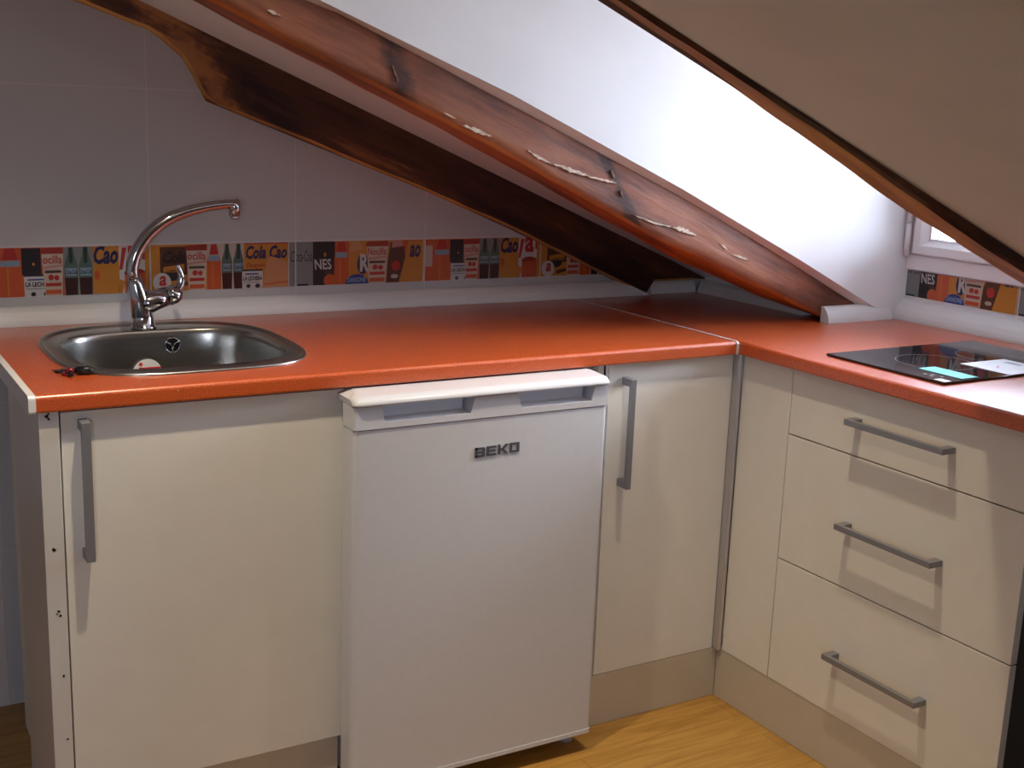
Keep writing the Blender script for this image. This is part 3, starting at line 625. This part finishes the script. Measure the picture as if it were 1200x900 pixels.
# door slab with rounded vertical edges
def rr_prof(x0, x1, y0, y1, r):
    p = []
    for cx, cy, a0 in ((x1-r, y0+r, -90),): pass
    for q in range(6): a = math.radians(-90 + 90*q/5); p.append((x1-r + r*math.cos(a), y0+r + r*math.sin(a)))
    p += [(x1, y1), (x0, y1)]
    for q in range(6): a = math.radians(180 + 90*q/5); p.append((x0+r + r*math.cos(a), y0+r + r*math.sin(a)))
    return p
b = MB(); b.prism(rr_prof(FX0, FX1, FY, -.017, .012), FZ+.010, .7965, 2, MT['fridge'])
b.prism(rr_prof(FX0-.001, FX1+.001, FY-.002, -.017, .012), FZ, FZ+.0095, 2, MT['fridge_plastic'])
door = b.build('door', fr_)
for p in door.data.polygons:
    if abs(p.normal.z) < .5: p.use_smooth = True
md = door.modifiers.new('e', 'EDGE_SPLIT'); md.split_angle = math.radians(25)
# handle band with two recesses
b = MB(); yF = FY-.002; yR = FY+.026; z0, z1 = .7985, .8425
outer = [(FX0, z0), (FX1, z0), (FX1, z1), (FX0, z1)]
def q4(pts, m, b=b):
    f = b.b.faces.new([b.b.verts.new(p) for p in pts]); f.material_index = b.mi(m)
# front face pieces (x,z polygons) extruded to depth
xs_l = (-.924, -.728, -.735); xs_r = (-.628, -.619, -.443)
zt = z1; zb_ = .811
fp = MT['fridge_plastic']
b.prism([(FX0+.004, z0), (FX1-.004, z0), (FX1-.004, zb_), (FX0+.004, zb_)], yF, -.017, 1, fp)
b.prism([(FX0+.004, zb_), (-.9215, zb_), (-.927, zt), (FX0+.004, zt)], yF, -.017, 1, fp)
b.prism([(-.736, zb_), (-.618, zb_), (-.629, zt), (-.727, zt)], yF, -.017, 1, fp)
b.prism([(-.450, zb_), (FX1-.004, zb_), (FX1-.004, zt), (-.441, zt)], yF, -.017, 1, fp)
b.prism([(FX0, z0), (FX0+.004, z0), (FX0+.004, zt), (FX0, zt)], yF+.004, -.017, 1, fp); b.prism([(FX1-.004, z0), (FX1, z0), (FX1, zt), (FX1-.004, zt)], yF+.004, -.017, 1, fp)
hb = b.build('handle_band', fr_)
for xa, xb, xc, xd in ((-.9215, -.736, -.727, -.927), (-.618, -.450, -.441, -.629)):
    # sloping floor and back of the grip recess
    b = MB(); b.loft([[Vector((xa, yF+.001, zb_)), Vector((xa+.004, yF+.030, zb_+.004)), Vector((xa, yF+.034, zt)), Vector((xa, yF+.05, zt)), Vector((xa, yF+.05, zb_-.0002))],
            [Vector((xb, yF+.001, zb_)), Vector((xb-.004, yF+.030, zb_+.004)), Vector((xb, yF+.034, zt)), Vector((xb, yF+.05, zt)), Vector((xb, yF+.05, zb_-.0002))]], MT['recess'], False); b.build('grip_recess', hb)
# lid: rounded front
b = MB(); yl = FY-.010; lp = [(.50, .8445), (yl+.004, .8445), (yl+.001, .8455), (yl, .848)]
for q in range(9):
    a = q/8*PI/2; lp.append((yl + .022*(1-math.cos(a)), .848 + .0130*math.sin(a)))
lp += [(-.012, .8628), (.50, .8632)]
rings = []
for x, ins in ((FX0-.001, .012), (FX0, .0075), (FX0+.003, .004), (FX0+.008, .0012), (FX0+.016, 0), (FX1-.016, 0), (FX1-.008, .0012), (FX1-.003, .004), (FX1, .0075), (FX1+.001, .012)):
    rings.append([Vector((x if y < -.014 else min(max(x, -.957), -.412), y + (ins if y < -.02 else 0), z - (ins*.45 if z > .85 and y < -.014 else 0))) for y, z in lp])
b.loft(rings, MT['fridge_plastic'], True); lid = b.build('lid', fr_); md = lid.modifiers.new('e', 'EDGE_SPLIT'); md.split_angle = math.radians(40)
# badge BEKO
b = MB(); bx, bz, lw, lh, st_ = -.7235, .7180, .0225, .0200, .0048
def stroke(pts, ox):       # letters drawn as strokes on a unit cell, pressed 2 mm proud
    b.prism([(bx + ox + p[0]*lw, bz + .0008*(ox/.026) + p[1]*lh) for p in pts], FY-.0022, FY-.0002, 1, MT['letter'])
s_ = .21
stroke([(0, 0), (.9, 0), (1, .1), (1, .42), (.9, .5), (1, .58), (1, .9), (.9, 1), (0, 1), (0, 1-s_), (.72, 1-s_), (.76, .74), (.76, .66), (.72, .6), (.25, .6), (.25, .4), (.72, .4), (.76, .34), (.76, .26), (.72, s_), (0, s_)], 0)
stroke([(0, 0), (.25, 0), (.25, 1), (0, 1)], 0)
stroke([(0, 0), (1, 0), (1, s_), (.25, s_), (.25, .4), (.9, .4), (.9, .6), (.25, .6), (.25, 1-s_), (1, 1-s_), (1, 1), (0, 1)], .0262)
stroke([(0, 0), (.25, 0), (.25, .38), (.42, .38), (.78, 0), (1.1, 0), (.62, .5), (1.1, 1), (.78, 1), (.42, .62), (.25, .62), (.25, 1), (0, 1)], .0524)
for q in ([(0, 0), (1, 0), (1, s_), (0, s_)], [(0, 1-s_), (1, 1-s_), (1, 1), (0, 1)], [(0, s_), (.24, s_), (.24, 1-s_), (0, 1-s_)], [(.76, s_), (1, s_), (1, 1-s_), (.76, 1-s_)]): stroke(q, .0795)
o = b.build('badge', fr_); o['label'] = 'grey metal lettering'
for x in (-.428, -.90):
    b = MB(); b.tube([(x, -.0, .0005), (x, -.0, .010)], .019, MT['gasket'], 18); b.tube([(x, 0, .010), (x, 0, .035)], .008, MT['gasket'], 12); b.build('foot', fr_)

# ---------------------------------------------------------------- sink
sk = empty('sink', (cx_, cy_, H), 'stainless steel sink set in the orange worktop', 'sink')
b = MB(); rings = []
def ring(fn, z): return [Vector((*fn(2*PI*q/K), z)) for q in range(K)]
def lerp_ring(a, c, t, z): return [Vector((p.x+(r.x-p.x)*t, p.y+(r.y-p.y)*t, z)) for p, r in zip(a, c)]
so = ring(sink_out, 0); bo = ring(bowl_out, 0)
seq = [(0, .0003), (.0, .0012), (.03, .0042), (.10, .0050), (.22, .0040), (.30, .0012), (.36, .0008), (.86, .0008), (.93, .0028), (.985, .0026)]
for t, z in seq: rings.append(lerp_ring(so, bo, t, H+z))
for k_, z in ((1.0, .0005), (.992, -.004), (.985, -.012), (.975, -.05), (.965, -.09), (.950, -.115), (.915, -.130), (.84, -.140), (.70, -.1445), (.4, -.148), (.12, -.151)):
    rings.append([Vector((*bowl_out(2*PI*q/K, k_), H+z)) for q in range(K)])
b.loft(rings, MT['steel'], True, False); b.b.faces.ensure_lookup_table()
last = [v for v in b.b.verts][-K:]; f = b.b.faces.new(last); f.smooth = True
bowl = b.build('basin', sk); md = bowl.modifiers.new('e', 'EDGE_SPLIT'); md.split_angle = math.radians(60)
b = MB(); b.tube([(cx_, .343, H-.1508), (cx_, .343, H-.1488)], .038, MT['chrome'], 28); b.build('drain', sk)
# overflow: dark disc with a three-armed chrome rose, on the far inner wall
oy = .343 + .200*.985 - .0015; ox, oz = -1.158, .866
b = MB(); b.tube([(ox, oy-.001, oz), (ox, oy-.003, oz)], .0165, MT['dark'], 24)
for q in range(24):
    pass
rr = [(ox + .0165*math.cos(2*PI*q/28), oy-.004, oz + .0165*math.sin(2*PI*q/28)) for q in range(29)]; b.tube(rr, .0016, MT['chrome'], 6)
for a in (30, 150, 270): b.tube([(ox, oy-.004, oz), (ox + .016*math.cos(math.radians(a)), oy-.004, oz + .016*math.sin(math.radians(a)))], .0018, MT['chrome'], 6)
b.tube([(ox, oy-.003, oz), (ox, oy-.006, oz)], .004, MT['chrome'], 12); b.build('overflow', sk)
# round white sticker low on the far wall with a red figure
sx_, sz_ = -1.216, .808; sy_ = .343+.200*.955-.006
b = MB(); b.prism([(sx_ + .032*math.cos(2*PI*q/32), sz_ + .032*math.sin(2*PI*q/32)) for q in range(32)], sy_-.0006, sy_, 1, MT['paper'])
b.box(sx_-.016, sx_+.030, sy_-.0010, sy_-.0005, sz_+.010, sz_+.0135, MT['redprint']); b.box(sx_-.024, sx_+.0, sy_-.0010, sy_-.0005, sz_+.003, sz_+.006, MT['redprint']); b.box(sx_-.018, sx_-.011, sy_-.0010, sy_-.0005, sz_+.003, sz_+.014, MT['redprint'])
b.prism([(sx_-.014 + .0042*math.cos(2*PI*q/14), sz_+.0205 + .0042*math.sin(2*PI*q/14)) for q in range(14)], sy_-.0010, sy_-.0005, 1, MT['redprint']); b.build('sticker', sk)['label'] = 'round white sticker with red print'

# ---------------------------------------------------------------- tap
TX, TY = -1.207, .585; Z0 = H+.0012
tp = empty('tap', (TX, TY, Z0), 'chrome single-lever mixer tap with high arched spout', 'tap')
b = MB(); st = [(.000, .0275, 0), (.005, .0270, 0), (.007, .0245, 0), (.030, .0240, -.003), (.055, .0230, -.007), (.080, .0210, -.012), (.100, .0180, -.016), (.110, .0160, -.018), (.113, .0140, -.0188)]
b.tube([(TX+dx, TY, Z0+z) for z, r, dx in st], [r for z, r, dx in st], MT['chrome'], 28); b.build('body', tp)
# spout arc in the plane of the tap
pts = [(157+8, 335), (160, 322), (169, 300), (184, 280), (205, 263), (232, 251), (262, 245), (281, 244)]
arc = [(-1.2265, 1.010), (-1.2285, 1.030), (-1.222, 1.058), (-1.207, 1.085), (-1.184, 1.112), (-1.150, 1.136), (-1.108, 1.153), (-1.060, 1.164), (-1.020, 1.169), (-.990, 1.170)]
def cr_spline(P_, n=6):
    out = []
    Q = [P_[0]] + P_ + [P_[-1]]
    for i in range(1, len(Q)-2):
        p0, p1, p2, p3 = (Vector(q) for q in Q[i-1:i+3])
        for j in range(n):
            t = j/n; out.append(.5*((2*p1) + (-p0+p2)*t + (2*p0-5*p1+4*p2-p3)*t*t + (-p0+3*p1-3*p2+p3)*t**3))
    out.append(Vector(P_[-1])); return out
sp3 = cr_spline([(x, TY, z) for x, z in arc])
b = MB(); b.tube(sp3, [.0128 + .0026*math.sin(PI*min(1, j/len(sp3)*1.25)) - .0025*j/len(sp3) for j in range(len(sp3))], MT['chrome'], 22)
b.tube([(-.9995, TY, 1.1800), (-.999, TY, 1.1785), (-.9985, TY, 1.165), (-.998, TY, 1.144)], [.0085, .0110, .0132, .0122], MT['chrome'], 22)
spt = b.build('spout', tp)
b = MB(); b.tube([(-.998, TY, 1.1458), (-.998, TY, 1.136)], .0095, MT['chrome'], 20); b.build('aerator', spt)
# cartridge arm and lever at the right
b = MB(); b.tube([(TX-.006, TY, .950), (TX+.012, TY, .955), (TX+.030, TY, .961), (TX+.052, TY, .967)], [.023, .0245, .0225, .0215], MT['chrome'], 26); b.build('cartridge_housing', tp)
b = MB(); b.tube([(TX+.0535, TY, .9665), (TX+.068, TY, .971), (TX+.080, TY, .975), (TX+.085, TY, .977)], [.0215, .0215, .0175, .008], MT['chrome'], 26)
lev = cr_spline([(TX+.066, TY, .974), (TX+.080, TY, .988), (TX+.0850, TY-.001, 1.004), (TX+.083, TY-.002, 1.020), (TX+.077, TY-.003, 1.036)])
b.tube(lev, [.0125 - .0085*j/len(lev) for j in range(len(lev))], MT['chrome'], 16); b.build('lever', tp)

# ---------------------------------------------------------------- key bunch
ky = empty('key_bunch', (-1.445, .155, H), 'small bunch of dark and red keys beside the sink', 'keys')
b = MB(); b.tube([(-1.438, .150, H+.0075), (-1.434, .148, H+.0085), (-1.414, .142, H+.0085), (-1.409, .140, H+.0075)], [.005, .0080, .0080, .004], MT['dark'], 14); b.build('fob', ky)
b = MB(); b.tube([(-1.447 + .011*math.cos(2*PI*q/24), .172 + .011*math.sin(2*PI*q/24), H+.0022) for q in range(25)], .0013, MT['chrome'], 6); b.build('ring', ky)
def key(x, y, ang, m, l=.040):
    b = MB(); c, s_ = math.cos(ang), math.sin(ang)
    def tr_(px, py): return (x + px*c - py*s_, y + px*s_ + py*c)
    hd = [tr_(.010*math.cos(2*PI*q/16), .0095*math.sin(2*PI*q/16)) for q in range(16)]; b.prism(hd, H+.0010, H+.0045, 2, m)
    bl = [(.008, -.003), (l, -.003), (l, .001), (l-.004, .003), (l-.008, .001), (l-.012, .003), (l-.017, .0005), (l-.021, .003), (.008, .003)]
    b.prism([tr_(*p) for p in bl], H+.0015, H+.0033, 2, MT['chrome']); return b.build('key', ky)
key(-1.459, .178, 2.3, MT['dark'], .018); key(-1.452, .152, -1.35, MT['keyred'], .024); key(-1.446, .187, 1.45, MT['chrome'], .028)
b = MB(); b.tube([(-1.455, .150, H+.007), (-1.447, .147, H+.0085), (-1.438, .150, H+.007)], [.004, .007, .004], MT['keyred'], 12); b.tube([(-1.449, .136, H+.006), (-1.449, .125, H+.006)], [.0055, .0035], MT['dark'], 12); b.build('charm', ky)

# ---------------------------------------------------------------- hob
hx0, hx1, hyA, hyB = .0749, .5465, -.5287, -.2057
hobo = empty('hob', ((hx0+hx1)/2, (hyA+hyB)/2, H), 'black glass two-zone hob set in the right worktop', 'hob')
HZ = H+.0055
b = MB(); b.box(hx0, hx1, hyA, hyB, H+.0005, HZ, MT['hobglass'], .0012); b.build('glass_top', hobo)
def ringmesh(cx, cy, r, w_):
    b = MB(); k = 64; b.mi(MT['ring']); a = [b.b.verts.new((cx + r*math.cos(2*PI*q/k), cy + r*math.sin(2*PI*q/k), HZ+.0002)) for q in range(k)]; c = [b.b.verts.new((cx + (r+w_)*math.cos(2*PI*q/k), cy + (r+w_)*math.sin(2*PI*q/k), HZ+.0002)) for q in range(k)]
    for q in range(k): b.b.faces.new((a[q], a[(q+1) % k], c[(q+1) % k], c[q]))
    b.build('cooking_zone_ring', hobo)
ringmesh(.235, -.367, .082, .0014); ringmesh(.425, -.367, .080, .0010)
b = MB(); b.box(.140, .190, -.517, -.405, HZ+.0002, HZ+.0008, MT['teal']); b.build('sticker', hobo)['label'] = 'pale teal protective label'
b = MB()
for x, y, rx, ry in ((.060+.03, -.512, .010, .014),): b.box(x-rx, x+rx, y-ry, y+ry, HZ+.0002, HZ+.0008, MT['paper'])
for x, y in ((.105, -.470), (.118, -.486), (.108, -.452), (.120, -.462)): b.prism([(x + .004*math.cos(q*PI/5), y + .004*math.sin(q*PI/5)) for q in range(10)], HZ+.0002, HZ+.0004, 2, MT['ring'])
b.build('control_marks', hobo)
b = MB(); b.box(.272, .412, -.5285, -.403, HZ+.0004, HZ+.0012, MT['paper']); b.box(.375, .392, -.470, -.430, HZ+.0012, HZ+.0014, MT['ring'])
b.prism([(.330, -.452), (.333, -.455), (.309, -.470), (.306, -.467)], HZ+.0012, HZ+.0014, 2, MT['pinkprint'])
tag(b.build('paper_sheet', at=(.342, -.466, HZ+.0004)), 'white printed sheet lying on the black hob', 'paper')

# ---------------------------------------------------------------- ceiling spotlights in the dormer
first = None
for k, (x, y, e, cone) in enumerate(SPOTS):
    t = empty('ceiling_spotlight', (x, y, ZD), ('round recessed ceiling spotlight over the sink side', 'round recessed ceiling spotlight over the drawer side')[k], 'light', 'dormer ceiling spotlights')
    b = MB(); b.tube([(x, y, ZD-.0005), (x, y, ZD-.006)], .045, MT['alu'], 28); b.build('trim_ring', t)
    b = MB(); b.tube([(x, y, ZD-.0065), (x, y, ZD-.009)], .030, MT['bulb'], 24); b.build('bulb', t)
    l = lamp('spot_lamp', 'SPOT', (x, y, ZD-.025), e*4, WARM, (0, 0, 0), spot_size=math.radians(cone), spot_blend=1, shadow_soft_size=.02)
